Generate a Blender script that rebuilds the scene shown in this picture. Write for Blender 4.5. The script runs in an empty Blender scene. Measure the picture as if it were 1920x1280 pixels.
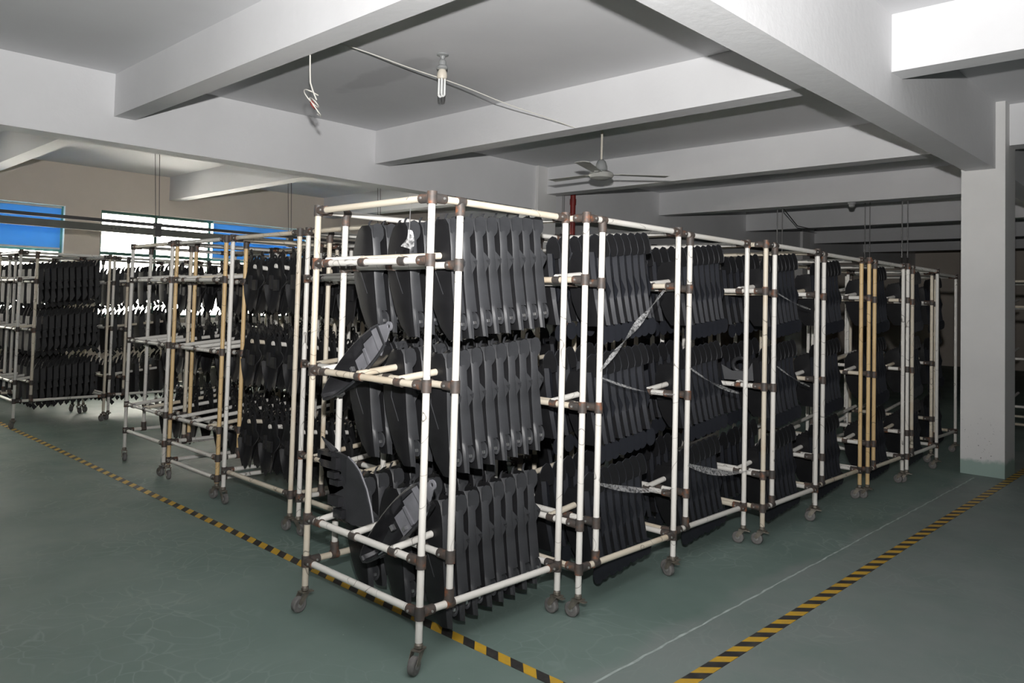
import bpy, bmesh, math, random
from mathutils import Vector, Matrix

random.seed(7)
scene = bpy.context.scene
COL = scene.collection

# ------------------------------------------------------------------ camera
F_PX, CY_PX, CAM_H = 1458.0, 514.6, 1.5
yaw, pitch, roll = math.radians(43.85), math.radians(2.197), math.radians(-1.4994)
fw = Vector((math.cos(pitch) * math.cos(yaw), math.cos(pitch) * math.sin(yaw), math.sin(pitch)))
rt = fw.cross(Vector((0, 0, 1))).normalized()
dn = fw.cross(rt)
rt2 = math.cos(roll) * rt + math.sin(roll) * dn
dn2 = -math.sin(roll) * rt + math.cos(roll) * dn
cam_data = bpy.data.cameras.new('camera')
cam = bpy.data.objects.new('camera', cam_data)
COL.objects.link(cam)
cam.matrix_world = Matrix((
    (rt2.x, -dn2.x, -fw.x, 0.0),
    (rt2.y, -dn2.y, -fw.y, 0.0),
    (rt2.z, -dn2.z, -fw.z, CAM_H),
    (0, 0, 0, 1)))
cam_data.sensor_fit = 'HORIZONTAL'
cam_data.sensor_width = 36.0
cam_data.lens = 36.0 * F_PX / 1920.0
cam_data.shift_x = 0.0
cam_data.shift_y = -(640.0 - CY_PX) / 1920.0
cam_data.clip_start = 0.05
scene.camera = cam

# ------------------------------------------------------------------ world, flash, exposure
world = bpy.data.worlds.new('daylight')
scene.world = world
world.use_nodes = True
wb = world.node_tree.nodes['Background']
wb.inputs['Color'].default_value = (1.0, 0.91, 0.80, 1)
wb.inputs['Strength'].default_value = 22.0

# the photographer's flash above the lens (the beam, fan and cable shadows in the photograph come from it)
flash_d = bpy.data.lights.new('camera_flash_offscreen', 'SPOT')
flash_d.energy = 1850.0
flash_d.color = (1.0, 0.985, 0.97)
flash_d.shadow_soft_size = 0.03
flash_d.spot_size = math.radians(135)
flash_d.spot_blend = 1.0
flash = bpy.data.objects.new('camera_flash_offscreen', flash_d)
flash.location = (0.0, 0.0, CAM_H + 0.30)
tilt = math.radians(32)
flash.rotation_euler = Vector((math.cos(yaw) * math.cos(tilt), math.sin(yaw) * math.cos(tilt), math.sin(tilt))).to_track_quat('-Z', 'Y').to_euler()
COL.objects.link(flash)

vs = scene.view_settings
vs.view_transform = 'Standard'
vs.look = 'None'
vs.gamma = 1.0
vs.use_curve_mapping = False
vs.exposure = 0.0

# ------------------------------------------------------------------ materials
def new_mat(name):
    m = bpy.data.materials.new(name)
    m.use_nodes = True
    nt = m.node_tree
    return m, nt, nt.nodes, nt.links, nt.nodes['Principled BSDF']

def simple(name, col, rough=0.6, metal=0.0, var=0.0, scale=8.0, spec=0.5):
    m, nt, N, L, b = new_mat(name)
    b.inputs['Roughness'].default_value = rough
    b.inputs['Metallic'].default_value = metal
    b.inputs['Specular IOR Level'].default_value = spec
    b.inputs['Base Color'].default_value = (*col, 1)
    if var:
        tc = N.new('ShaderNodeTexCoord'); nz = N.new('ShaderNodeTexNoise')
        nz.inputs['Scale'].default_value = scale; nz.inputs['Detail'].default_value = 5
        L.new(tc.outputs['Object'], nz.inputs['Vector'])
        cr = N.new('ShaderNodeValToRGB')
        cr.color_ramp.elements[0].position = 0.3; cr.color_ramp.elements[1].position = 0.7
        cr.color_ramp.elements[0].color = (*[c * (1 - var) for c in col], 1)
        cr.color_ramp.elements[1].color = (*[min(1, c * (1 + var)) for c in col], 1)
        L.new(nz.outputs['Fac'], cr.inputs['Fac']); L.new(cr.outputs['Color'], b.inputs['Base Color'])
    return m

def ramp(N, stops):
    cr = N.new('ShaderNodeValToRGB'); e = cr.color_ramp.elements
    e[0].position, e[0].color = stops[0][0], (*stops[0][1], 1)
    e[1].position, e[1].color = stops[-1][0], (*stops[-1][1], 1)
    for p, c in stops[1:-1]:
        n = e.new(p); n.color = (*c, 1)
    return cr

def mix(N, L, fac, a, b):
    mx = N.new('ShaderNodeMix'); mx.data_type = 'RGBA'
    for sock, v in ((mx.inputs[0], fac), (mx.inputs[6], a), (mx.inputs[7], b)):
        if isinstance(v, (tuple, list)): sock.default_value = (*v, 1)
        elif isinstance(v, float): sock.default_value = v
        else: L.new(v, sock)
    return mx.outputs[2]

def noise(N, L, vec, scale, detail=4.0, rough=0.55):
    n = N.new('ShaderNodeTexNoise')
    n.inputs['Scale'].default_value = scale; n.inputs['Detail'].default_value = detail
    n.inputs['Roughness'].default_value = rough
    L.new(vec, n.inputs['Vector'])
    return n.outputs['Fac']

def math_n(N, L, op, a, b=None):
    m = N.new('ShaderNodeMath'); m.operation = op
    for i, v in enumerate((a, b)):
        if v is None: continue
        if isinstance(v, (int, float)): m.inputs[i].default_value = v
        else: L.new(v, m.inputs[i])
    return m.outputs[0]

# plaster: painted concrete, soft trowel variation
def plaster(name, col, var=0.05):
    m, nt, N, L, b = new_mat(name)
    tc = N.new('ShaderNodeTexCoord')
    f = noise(N, L, tc.outputs['Object'], 0.9, 6)
    c = ramp(N, [(0.3, tuple(x * (1 - var) for x in col)), (0.7, tuple(min(1, x * (1 + var)) for x in col))])
    L.new(f, c.inputs['Fac'])
    out = c.outputs['Color']
    L.new(out, b.inputs['Base Color'])
    b.inputs['Roughness'].default_value = 0.85
    b.inputs['Specular IOR Level'].default_value = 0.2
    bp = N.new('ShaderNodeBump'); bp.inputs['Strength'].default_value = 0.12; bp.inputs['Distance'].default_value = 0.02
    L.new(noise(N, L, tc.outputs['Object'], 14, 5), bp.inputs['Height']); L.new(bp.outputs['Normal'], b.inputs['Normal'])
    return m

M_BEAM = plaster('painted_concrete', (0.70, 0.70, 0.71))
M_WALL = plaster('wall_paint', (0.68, 0.61, 0.54))

# ceiling with one old water stain of its own shape
def ceiling_mat():
    m, nt, N, L, b = new_mat('ceiling_paint')
    tc = N.new('ShaderNodeTexCoord')
    f = noise(N, L, tc.outputs['Object'], 0.7, 6)
    c = ramp(N, [(0.3, (0.67, 0.67, 0.685)), (0.7, (0.735, 0.735, 0.75))])
    L.new(f, c.inputs['Fac'])
    # stain: stretched blotch between two spots of the slab
    mp = N.new('ShaderNodeMapping'); mp.vector_type = 'POINT'
    mp.inputs['Location'].default_value = (-4.21, -5.65, 0)
    L.new(tc.outputs['Object'], mp.inputs['Vector'])
    rotm = N.new('ShaderNodeVectorRotate'); rotm.rotation_type = 'Z_AXIS'; rotm.inputs['Angle'].default_value = math.radians(3)
    L.new(mp.outputs['Vector'], rotm.inputs['Vector'])
    sc = N.new('ShaderNodeVectorMath'); sc.operation = 'MULTIPLY'; sc.inputs[1].default_value = (5.5, 1.15, 0.0)
    L.new(rotm.outputs['Vector'], sc.inputs[0])
    wob = N.new('ShaderNodeTexNoise'); wob.inputs['Scale'].default_value = 3.0
    L.new(tc.outputs['Object'], wob.inputs['Vector'])
    add = N.new('ShaderNodeVectorMath'); add.operation = 'MULTIPLY_ADD'; add.inputs[1].default_value = (1.3, 1.3, 0)
    L.new(wob.outputs['Color'], add.inputs[0]); L.new(sc.outputs[0], add.inputs[2])
    sub = N.new('ShaderNodeVectorMath'); sub.operation = 'SUBTRACT'; sub.inputs[1].default_value = (0.65, 0.65, 0)
    L.new(add.outputs[0], sub.inputs[0])
    ln = N.new('ShaderNodeVectorMath'); ln.operation = 'LENGTH'; L.new(sub.outputs[0], ln.inputs[0])
    st = ramp(N, [(0.75, (1, 1, 1)), (1.0, (0, 0, 0))]); L.new(ln.outputs['Value'], st.inputs['Fac'])
    fac = math_n(N, L, 'MULTIPLY', st.outputs['Color'], 0.35)
    L.new(mix(N, L, fac, c.outputs['Color'], (0.42, 0.42, 0.43)), b.inputs['Base Color'])
    b.inputs['Roughness'].default_value = 0.85; b.inputs['Specular IOR Level'].default_value = 0.2
    return m
M_CEIL = ceiling_mat()

def column_mat():
    m, nt, N, L, b = new_mat('column_paint')
    tc = N.new('ShaderNodeTexCoord'); sp = N.new('ShaderNodeSeparateXYZ')
    L.new(tc.outputs['Object'], sp.inputs[0])
    nz = noise(N, L, tc.outputs['Object'], 9, 6)
    # green floor paint rolled up the base with a ragged edge
    zz = math_n(N, L, 'ADD', sp.outputs['Z'], math_n(N, L, 'MULTIPLY', nz, 0.10))
    g = ramp(N, [(0.17, (1, 1, 1)), (0.21, (0, 0, 0))]); L.new(zz, g.inputs['Fac'])
    body = ramp(N, [(0.3, (0.66, 0.655, 0.645)), (0.7, (0.72, 0.715, 0.705))]); L.new(noise(N, L, tc.outputs['Object'], 1.5, 6), body.inputs['Fac'])
    # dark chips low on the shaft
    chips = ramp(N, [(0.30, (1, 1, 1)), (0.34, (0, 0, 0))]); L.new(noise(N, L, tc.outputs['Object'], 38, 2), chips.inputs['Fac'])
    low = ramp(N, [(0.15, (1, 1, 1)), (0.6, (0, 0, 0))]); L.new(sp.outputs['Z'], low.inputs['Fac'])
    cf = math_n(N, L, 'MULTIPLY', chips.outputs['Color'], low.outputs['Color'])
    c1 = mix(N, L, cf, body.outputs['Color'], (0.12, 0.12, 0.12))
    L.new(mix(N, L, g.outputs['Color'], c1, (0.30, 0.40, 0.36)), b.inputs['Base Color'])
    b.inputs['Roughness'].default_value = 0.8
    return m
M_COLUMN = column_mat()

def floor_mat():
    m, nt, N, L, b = new_mat('green_epoxy_floor')
    tc = N.new('ShaderNodeTexCoord'); V = tc.outputs['Object']
    sp = N.new('ShaderNodeSeparateXYZ'); L.new(V, sp.inputs[0])
    base = ramp(N, [(0.3, (0.125, 0.182, 0.162)), (0.7, (0.185, 0.245, 0.222))]); L.new(noise(N, L, V, 0.8, 7), base.inputs['Fac'])
    # fine pale crazing
    wv = N.new('ShaderNodeTexNoise'); wv.inputs['Scale'].default_value = 2.5; L.new(V, wv.inputs['Vector'])
    wa = N.new('ShaderNodeVectorMath'); wa.operation = 'MULTIPLY_ADD'; wa.inputs[1].default_value = (0.5, 0.5, 0)
    L.new(wv.outputs['Color'], wa.inputs[0]); L.new(V, wa.inputs[2])
    vo = N.new('ShaderNodeTexVoronoi'); vo.feature = 'DISTANCE_TO_EDGE'; vo.inputs['Scale'].default_value = 8.5
    L.new(wa.outputs[0], vo.inputs['Vector'])
    cz = ramp(N, [(0.0, (1, 1, 1)), (0.05, (0, 0, 0))]); L.new(vo.outputs['Distance'], cz.inputs['Fac'])
    msk = ramp(N, [(0.45, (0, 0, 0)), (0.75, (1, 1, 1))]); L.new(noise(N, L, V, 1.1, 3), msk.inputs['Fac'])
    cf = math_n(N, L, 'MULTIPLY', math_n(N, L, 'MULTIPLY', cz.outputs['Color'], msk.outputs['Color']), 0.6)
    c1 = mix(N, L, cf, base.outputs['Color'], (0.34, 0.42, 0.39))
    # greyed walkway beside the yellow line (worn paint), y between about 0.6 and 2.0
    wy = math_n(N, L, 'ADD', sp.outputs['Y'], math_n(N, L, 'MULTIPLY', noise(N, L, V, 1.7, 4), 0.35))
    wr = ramp(N, [(0.0, (0, 0, 0)), (0.2, (1, 1, 1)), (0.70, (1, 1, 1)), (0.73, (0, 0, 0))])
    L.new(math_n(N, L, 'MULTIPLY', wy, 0.333), wr.inputs['Fac'])
    wf = math_n(N, L, 'MULTIPLY', wr.outputs['Color'], math_n(N, L, 'MULTIPLY', noise(N, L, V, 3.0, 5), 0.9))
    c2 = mix(N, L, wf, c1, (0.26, 0.275, 0.27))
    # little white specks and scuffs
    spk = ramp(N, [(0.73, (0, 0, 0)), (0.78, (1, 1, 1))]); L.new(noise(N, L, V, 26, 3), spk.inputs['Fac'])
    c3 = mix(N, L, math_n(N, L, 'MULTIPLY', spk.outputs['Color'], 0.4), c2, (0.5, 0.55, 0.53))
    L.new(c3, b.inputs['Base Color'])
    rr = ramp(N, [(0.3, (0.45, 0.45, 0.45)), (0.7, (0.65, 0.65, 0.65))]); L.new(noise(N, L, V, 2.2, 5), rr.inputs['Fac'])
    L.new(rr.outputs['Color'], b.inputs['Roughness'])
    b.inputs['Specular IOR Level'].default_value = 0.35
    return m
M_FLOOR = floor_mat()

def pipe_mat(name, col, rust):
    m, nt, N, L, b = new_mat(name)
    tc = N.new('ShaderNodeTexCoord'); V = tc.outputs['Object']
    oi = N.new('ShaderNodeObjectInfo')
    off = N.new('ShaderNodeVectorMath'); off.operation = 'ADD'
    rv = N.new('ShaderNodeCombineXYZ')
    for i in range(3): L.new(math_n(N, L, 'MULTIPLY', oi.outputs['Random'], 37.0 + 11 * i), rv.inputs[i])
    L.new(V, off.inputs[0]); L.new(rv.outputs[0], off.inputs[1])
    # per-tube tone
    tone = ramp(N, [(0.0, tuple(c * 0.86 for c in col)), (1.0, col)]); L.new(oi.outputs['Random'], tone.inputs['Fac'])
    # brownish soiling, stronger where the noise says so
    so = ramp(N, [(0.52, (0, 0, 0)), (0.75, (1, 1, 1))]); L.new(noise(N, L, off.outputs[0], 5, 6), so.inputs['Fac'])
    c1 = mix(N, L, math_n(N, L, 'MULTIPLY', so.outputs['Color'], rust), tone.outputs['Color'], (0.42, 0.27, 0.13))
    # hairline black cracks in the plastic coat
    mp = N.new('ShaderNodeVectorMath'); mp.operation = 'MULTIPLY'; mp.inputs[1].default_value = (5, 5, 5)
    L.new(off.outputs[0], mp.inputs[0])
    n2 = noise(N, L, mp.outputs[0], 0.75, 1.5)
    d = math_n(N, L, 'ABSOLUTE', math_n(N, L, 'SUBTRACT', n2, 0.57))
    cr = ramp(N, [(0.0, (1, 1, 1)), (0.0035, (0, 0, 0))]); L.new(d, cr.inputs['Fac'])
    c2 = mix(N, L, math_n(N, L, 'MULTIPLY', cr.outputs['Color'], 0.85), c1, (0.05, 0.04, 0.03))
    L.new(c2, b.inputs['Base Color'])
    b.inputs['Roughness'].default_value = 0.42
    b.inputs['Specular IOR Level'].default_value = 0.4
    return m
M_PIPE = [pipe_mat('white_coated_pipe', (0.66, 0.64, 0.60), 0.14),
          pipe_mat('cream_coated_pipe', (0.60, 0.54, 0.44), 0.45)]
M_PIPE_RUST = pipe_mat('yellowed_pipe', (0.62, 0.44, 0.22), 0.8)

def joint_mat():
    m, nt, N, L, b = new_mat('rusty_black_joint')
    tc = N.new('ShaderNodeTexCoord'); oi = N.new('ShaderNodeObjectInfo')
    add = N.new('ShaderNodeVectorMath'); add.operation = 'ADD'
    L.new(tc.outputs['Object'], add.inputs[0]); L.new(oi.outputs['Location'], add.inputs[1])
    c = ramp(N, [(0.42, (0.045, 0.040, 0.037)), (0.58, (0.075, 0.055, 0.045)), (0.70, (0.20, 0.075, 0.035))])
    L.new(noise(N, L, add.outputs[0], 22, 5), c.inputs['Fac'])
    L.new(c.outputs['Color'], b.inputs['Base Color'])
    b.inputs['Roughness'].default_value = 0.6
    return m
M_JOINT = joint_mat()
M_BOLT = simple('zinc_bolt', (0.6, 0.6, 0.58), 0.35, 0.8)
M_CASTER = simple('dirty_zinc_fork', (0.20, 0.18, 0.15), 0.5, 0.6, 0.35, 30)
M_WHEEL = simple('grey_rubber_wheel', (0.13, 0.125, 0.12), 0.75, 0, 0.3, 25)
M_HUB = simple('wheel_hub', (0.22, 0.22, 0.21), 0.5, 0.2, 0.3, 30)

def plastic(name, col, rough):
    m, nt, N, L, b = new_mat(name)
    tc = N.new('ShaderNodeTexCoord'); oi = N.new('ShaderNodeObjectInfo')
    c = ramp(N, [(0.35, tuple(x * 0.8 for x in col)), (0.65, tuple(x * 1.15 for x in col))])
    L.new(noise(N, L, tc.outputs['Object'], 9, 4), c.inputs['Fac'])
    L.new(c.outputs['Color'], b.inputs['Base Color'])
    b.inputs['Roughness'].default_value = rough
    b.inputs['Specular IOR Level'].default_value = 0.32
    bp = N.new('ShaderNodeBump'); bp.inputs['Strength'].default_value = 0.06; bp.inputs['Distance'].default_value = 0.004
    L.new(noise(N, L, tc.outputs['Object'], 160, 2), bp.inputs['Height']); L.new(bp.outputs['Normal'], b.inputs['Normal'])
    return m
M_BLACK = plastic('black_grained_plastic', (0.031, 0.032, 0.035), 0.44)
M_BLACK_B = plastic('blue_black_plastic', (0.012, 0.013, 0.017), 0.48)
M_BLACK_C = plastic('sooty_black_plastic', (0.010, 0.010, 0.011), 0.6)
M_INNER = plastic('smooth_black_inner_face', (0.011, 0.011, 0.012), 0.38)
M_GLOSS = plastic('glossy_black_plastic', (0.022, 0.022, 0.024), 0.22)
M_GREYPL = plastic('grey_moulded_plastic', (0.16, 0.16, 0.175), 0.45)
M_CLIP = simple('metal_clip', (0.55, 0.55, 0.56), 0.3, 0.9)
M_FAN = simple('fan_enamel', (0.50, 0.50, 0.47), 0.4, 0.1, 0.1, 10)
M_FANROD = simple('fan_rod_cream', (0.62, 0.58, 0.50), 0.5)
M_RED = simple('red_fire_pipe', (0.22, 0.025, 0.02), 0.5, 0, 0.2, 12)
M_CONDUIT = simple('grey_conduit', (0.30, 0.30, 0.30), 0.5)
M_RAIL = simple('olive_steel_rail', (0.10, 0.105, 0.09), 0.6, 0.1, 0.15, 4)
M_RAIL_D = simple('dark_steel_rail', (0.05, 0.05, 0.05), 0.6, 0.1)
M_WIRE = simple('black_wire', (0.03, 0.03, 0.03), 0.6)
M_CABLE = simple('cream_cable', (0.72, 0.70, 0.64), 0.5)
M_REDWIRE = simple('red_wire', (0.35, 0.04, 0.03), 0.5)
M_CFL = simple('cfl_tube_glass', (0.86, 0.87, 0.86), 0.15)
M_CFLBASE = simple('cfl_base_ivory', (0.72, 0.66, 0.56), 0.45)
M_SOCKET = simple('lamp_socket_grey', (0.30, 0.31, 0.31), 0.45)
M_FRAME = simple('green_window_frame', (0.06, 0.16, 0.13), 0.45)
M_REVEAL = simple('white_window_reveal', (0.75, 0.73, 0.70), 0.7)
M_DET = simple('detector_grey', (0.35, 0.35, 0.35), 0.5)

def blind_mat():
    m, nt, N, L, b = new_mat('blue_blind_fabric')
    N.remove(b)
    o = N['Material Output']
    d = N.new('ShaderNodeBsdfDiffuse'); t = N.new('ShaderNodeBsdfTranslucent'); mx = N.new('ShaderNodeMixShader')
    tc = N.new('ShaderNodeTexCoord')
    c = ramp(N, [(0.3, (0.14, 0.43, 0.78)), (0.7, (0.19, 0.50, 0.84))]); L.new(noise(N, L, tc.outputs['Object'], 1.2, 3), c.inputs['Fac'])
    L.new(c.outputs['Color'], d.inputs['Color']); L.new(c.outputs['Color'], t.inputs['Color'])
    mx.inputs[0].default_value = 0.24
    L.new(d.outputs[0], mx.inputs[1]); L.new(t.outputs[0], mx.inputs[2]); L.new(mx.outputs[0], o.inputs['Surface'])
    return m
M_BLIND = blind_mat()

def glass_mat():
    m, nt, N, L, b = new_mat('thin_window_glass')
    N.remove(b)
    o = N['Material Output']
    g = N.new('ShaderNodeBsdfGlossy'); t = N.new('ShaderNodeBsdfTransparent'); mx = N.new('ShaderNodeMixShader')
    g.inputs['Roughness'].default_value = 0.03
    t.inputs['Color'].default_value = (0.95, 0.97, 0.97, 1)
    fr = N.new('ShaderNodeFresnel'); fr.inputs['IOR'].default_value = 1.45
    L.new(fr.outputs[0], mx.inputs[0]); L.new(t.outputs[0], mx.inputs[1]); L.new(g.outputs[0], mx.inputs[2]); L.new(mx.outputs[0], o.inputs['Surface'])
    return m
M_GLASS = glass_mat()

def film_mat():
    m, nt, N, L, b = new_mat('clear_stretch_film')
    N.remove(b)
    o = N['Material Output']
    g = N.new('ShaderNodeBsdfGlossy'); d = N.new('ShaderNodeBsdfDiffuse'); t = N.new('ShaderNodeBsdfTransparent')
    g.inputs['Roughness'].default_value = 0.2; d.inputs['Color'].default_value = (0.8, 0.8, 0.8, 1)
    m1 = N.new('ShaderNodeMixShader'); m1.inputs[0].default_value = 0.5
    L.new(d.outputs[0], m1.inputs[1]); L.new(g.outputs[0], m1.inputs[2])
    m2 = N.new('ShaderNodeMixShader')
    tc = N.new('ShaderNodeTexCoord')
    c = ramp(N, [(0.4, (0.06, 0.06, 0.06)), (0.62, (0.5, 0.5, 0.5))]); L.new(noise(N, L, tc.outputs['Object'], 70, 3), c.inputs['Fac'])
    L.new(c.outputs['Color'], m2.inputs[0]); L.new(t.outputs[0], m2.inputs[1]); L.new(m1.outputs[0], m2.inputs[2]); L.new(m2.outputs[0], o.inputs['Surface'])
    return m
M_FILM = film_mat()

def tape_mat(name, along, sign):
    # flat print of the tape: yellow and black bars at 45 degrees
    m, nt, N, L, b = new_mat(name)
    tc = N.new('ShaderNodeTexCoord'); sp = N.new('ShaderNodeSeparateXYZ'); L.new(tc.outputs['Object'], sp.inputs[0])
    u = math_n(N, L, 'ADD', sp.outputs['X'], math_n(N, L, 'MULTIPLY', sp.outputs['Y'], sign))
    fr = math_n(N, L, 'FRACT', math_n(N, L, 'MULTIPLY', u, 1 / 0.146))
    c = ramp(N, [(0.49, (0.030, 0.028, 0.028)), (0.51, (0.60, 0.36, 0.03))]); L.new(fr, c.inputs['Fac'])
    dirt = ramp(N, [(0.45, (0, 0, 0)), (0.8, (1, 1, 1))]); L.new(noise(N, L, tc.outputs['Object'], 18, 5), dirt.inputs['Fac'])
    L.new(mix(N, L, math_n(N, L, 'MULTIPLY', dirt.outputs['Color'], 0.35), c.outputs['Color'], (0.16, 0.15, 0.12)), b.inputs['Base Color'])
    b.inputs['Roughness'].default_value = 0.5
    return m
M_TAPE_A = tape_mat('hazard_tape_print_a', 'Y', -1.0)
M_TAPE_B = tape_mat('hazard_tape_print_b', 'X', 1.0)
M_LINE = simple('worn_white_paint', (0.40, 0.46, 0.44), 0.7, 0, 0.3, 14)

# ------------------------------------------------------------------ mesh helpers
class MB:
    def __init__(s): s.v = []; s.f = []; s.mi = []
    def add(s, vs, fs, mi=0):
        o = len(s.v); s.v += [tuple(v) for v in vs]
        for f in fs: s.f.append(tuple(i + o for i in f)); s.mi.append(mi)
        return s
    def box(s, a, b, mi=0):
        x0, y0, z0 = a; x1, y1, z1 = b
        return s.add([(x0, y0, z0), (x1, y0, z0), (x1, y1, z0), (x0, y1, z0), (x0, y0, z1), (x1, y0, z1), (x1, y1, z1), (x0, y1, z1)],
                     [(0, 3, 2, 1), (4, 5, 6, 7), (0, 1, 5, 4), (1, 2, 6, 5), (2, 3, 7, 6), (3, 0, 4, 7)], mi)
    def tube(s, pts, r, n=10, mi=0, cap=True):
        pts = [Vector(p) for p in pts]
        rs = r if isinstance(r, (list, tuple)) else [r] * len(pts)
        vs = []; fs = []
        up = None
        for i, p in enumerate(pts):
            t = (pts[min(i + 1, len(pts) - 1)] - pts[max(i - 1, 0)]).normalized()
            if up is None:
                up = Vector((0, 0, 1)) if abs(t.z) < 0.9 else Vector((1, 0, 0))
            a = (up - t * up.dot(t)).normalized(); up = a
            bb = t.cross(a)
            for k in range(n):
                q = 2 * math.pi * k / n
                vs.append(p + (a * math.cos(q) + bb * math.sin(q)) * rs[i])
        for i in range(len(pts) - 1):
            for k in range(n):
                k2 = (k + 1) % n
                fs.append((i * n + k, i * n + k2, (i + 1) * n + k2, (i + 1) * n + k))
        if cap:
            fs.append(tuple(reversed(range(n)))); fs.append(tuple((len(pts) - 1) * n + k for k in range(n)))
        return s.add(vs, fs, mi)
    def lathe(s, prof, n=20, mi=0, M=None):
        vs = []; fs = []
        for r, z in prof:
            for k in range(n):
                q = 2 * math.pi * k / n
                vs.append(Vector((r * math.cos(q), r * math.sin(q), z)))
        for i in range(len(prof) - 1):
            for k in range(n):
                k2 = (k + 1) % n
                fs.append((i * n + k, i * n + k2, (i + 1) * n + k2, (i + 1) * n + k))
        fs.append(tuple(reversed(range(n)))); fs.append(tuple((len(prof) - 1) * n + k for k in range(n)))
        if M is not None: vs = [M @ v for v in vs]
        return s.add(vs, fs, mi)
    def grid(s, rows, mi=0):
        n = len(rows[0]); vs = [p for r in rows for p in r]
        fs = [(i * n + j, i * n + j + 1, (i + 1) * n + j + 1, (i + 1) * n + j) for i in range(len(rows) - 1) for j in range(n - 1)]
        return s.add(vs, fs, mi)
    def sheet(s, rows, th, mi=0):
        # a sheet with real thickness, both skins and its border
        bm = bmesh.new(); t = MB().grid(rows)
        bv = [bm.verts.new(v) for v in t.v]
        for f in t.f:
            try: bm.faces.new([bv[i] for i in f])
            except ValueError: pass
        return s._solid(bm, th, mi)
    def plate(s, outline, th, mi=0):
        bm = bmesh.new(); bv = [bm.verts.new(v) for v in outline]; bm.faces.new(bv)
        bmesh.ops.triangulate(bm, faces=bm.faces[:])
        return s._solid(bm, th, mi)
    def _solid(s, bm, th, mi):
        bm.normal_update()
        bmesh.ops.solidify(bm, geom=bm.faces[:], thickness=th)
        bm.verts.index_update()
        s.add([v.co.copy() for v in bm.verts], [tuple(v.index for v in f.verts) for f in bm.faces], mi)
        bm.free(); return s
    def mesh(s, name, mats, smooth=None):
        me = bpy.data.meshes.new(name)
        me.from_pydata(s.v, [], s.f)
        for m in (mats if isinstance(mats, (list, tuple)) else [mats]): me.materials.append(m)
        me.polygons.foreach_set('material_index', s.mi)
        bm = bmesh.new(); bm.from_mesh(me); bmesh.ops.recalc_face_normals(bm, faces=bm.faces[:]); bm.to_mesh(me); bm.free()
        if smooth is not None:
            me.polygons.foreach_set('use_smooth', [True] * len(me.polygons))
            me.set_sharp_from_angle(angle=math.radians(smooth))
        me.update()
        return me

def link(name, me, parent=None, loc=(0, 0, 0), rot=(0, 0, 0), label=None, cat=None, group=None, kind=None):
    o = bpy.data.objects.new(name, me)
    COL.objects.link(o)
    o.location = loc; o.rotation_euler = rot
    if parent: o.parent = parent
    if label: o['label'] = label
    if cat: o['category'] = cat
    if group: o['group'] = group
    if kind: o['kind'] = kind
    return o

def struct(name, mb, mat, label=None, parent=None, smooth=None):
    return link(name, mb.mesh(name, mat, smooth), parent, label=label, kind=None if parent else 'structure')

# ------------------------------------------------------------------ the building
ZC, ZS, ZX = 3.545, 2.908, 3.147        # slab, main beam soffit, cross beam soffit
YW = 13.6                               # window wall
X0, X1, Y0 = -12.0, 26.0, -14.0
fl = struct('floor', MB().box((X0, Y0, -0.2), (X1, YW, 0)), M_FLOOR, 'worn green epoxy floor with pale crazing')
struct('ceiling', MB().box((X0, Y0, ZC), (X1, YW, ZC + 0.2)), M_CEIL, 'grey white concrete ceiling slab with a water stain')

WINS = [(0.10, 3.93), (4.46, 8.27)]
WZ0, WZ1 = 1.12, 2.87
wm = MB()
edges = [X0] + [e for w in WINS for e in w] + [X1]
for i in range(0, len(edges), 2): wm.box((edges[i], YW, 0), (edges[i + 1], YW + 0.24, ZC))
for a, b in WINS:
    wm.box((a, YW, 0), (b, YW + 0.24, WZ0)); wm.box((a, YW, WZ1), (b, YW + 0.24, ZC))
struct('wall_back', wm, M_WALL, 'beige painted wall with a band of windows')
struct('wall_far', MB().box((X1, Y0, 0), (X1 + 0.2, YW, ZC)), M_WALL, 'shadowy end wall far behind the racks')
struct('wall_right', MB().box((X0, Y0 - 0.2, 0), (X1, Y0, ZC)), M_WALL, 'painted wall along the other side of the hall')
struct('wall_near', MB().box((X0 - 0.2, Y0, 0), (X0, YW, ZC)), M_WALL, 'painted wall behind the aisle')

struct('ceiling_beam', MB().box((X0, 7.66, ZS), (X1, 7.93, ZC)), M_BEAM, 'long deep concrete beam beside the window bay')
struct('ceiling_beam', MB().box((X0, 1.79, ZS), (X1, 2.05, ZC)), M_BEAM, 'long deep concrete beam resting on the square column')
struct('ceiling_beam', MB().box((X0, -4.1, ZS), (X1, -3.84, ZC)), M_BEAM, 'long deep concrete beam over the far aisle')
xs = [(-0.55, -0.36), (2.58, 2.77), (5.54, 5.75), (8.62, 8.86), (11.70, 11.92), (14.95, 15.15), (18.4, 18.6), (21.6, 21.8)]
for i, (a, b) in enumerate(xs):
    for k, (ya, yb) in enumerate(((7.93, YW), (2.05, 7.66), (-3.84, 1.79), (-9.74, -4.1))):
        struct('cross_beam', MB().box((a, ya, ZX), (b, yb, ZC)), M_BEAM, 'shallow concrete cross beam under the slab')
cols = [(8.45, 1.71, 8.86, 2.08), (8.42, 7.60, 8.82, 8.0), (-0.65, 1.71, -0.25, 2.08), (17.6, 1.71, 18.0, 2.08), (17.6, 7.6, 18.0, 8.0)]
for i, (a, b, c, d) in enumerate(cols):
    mb = MB().box((0, 0, 0), (c - a, d - b, ZC))
    lab = 'square grey column with green painted foot beside the striped tape' if i == 0 else 'square concrete column under the long beam'
    link('column', mb.mesh('column', M_COLUMN), loc=(a, b, 0), label=lab, kind='structure')

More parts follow.
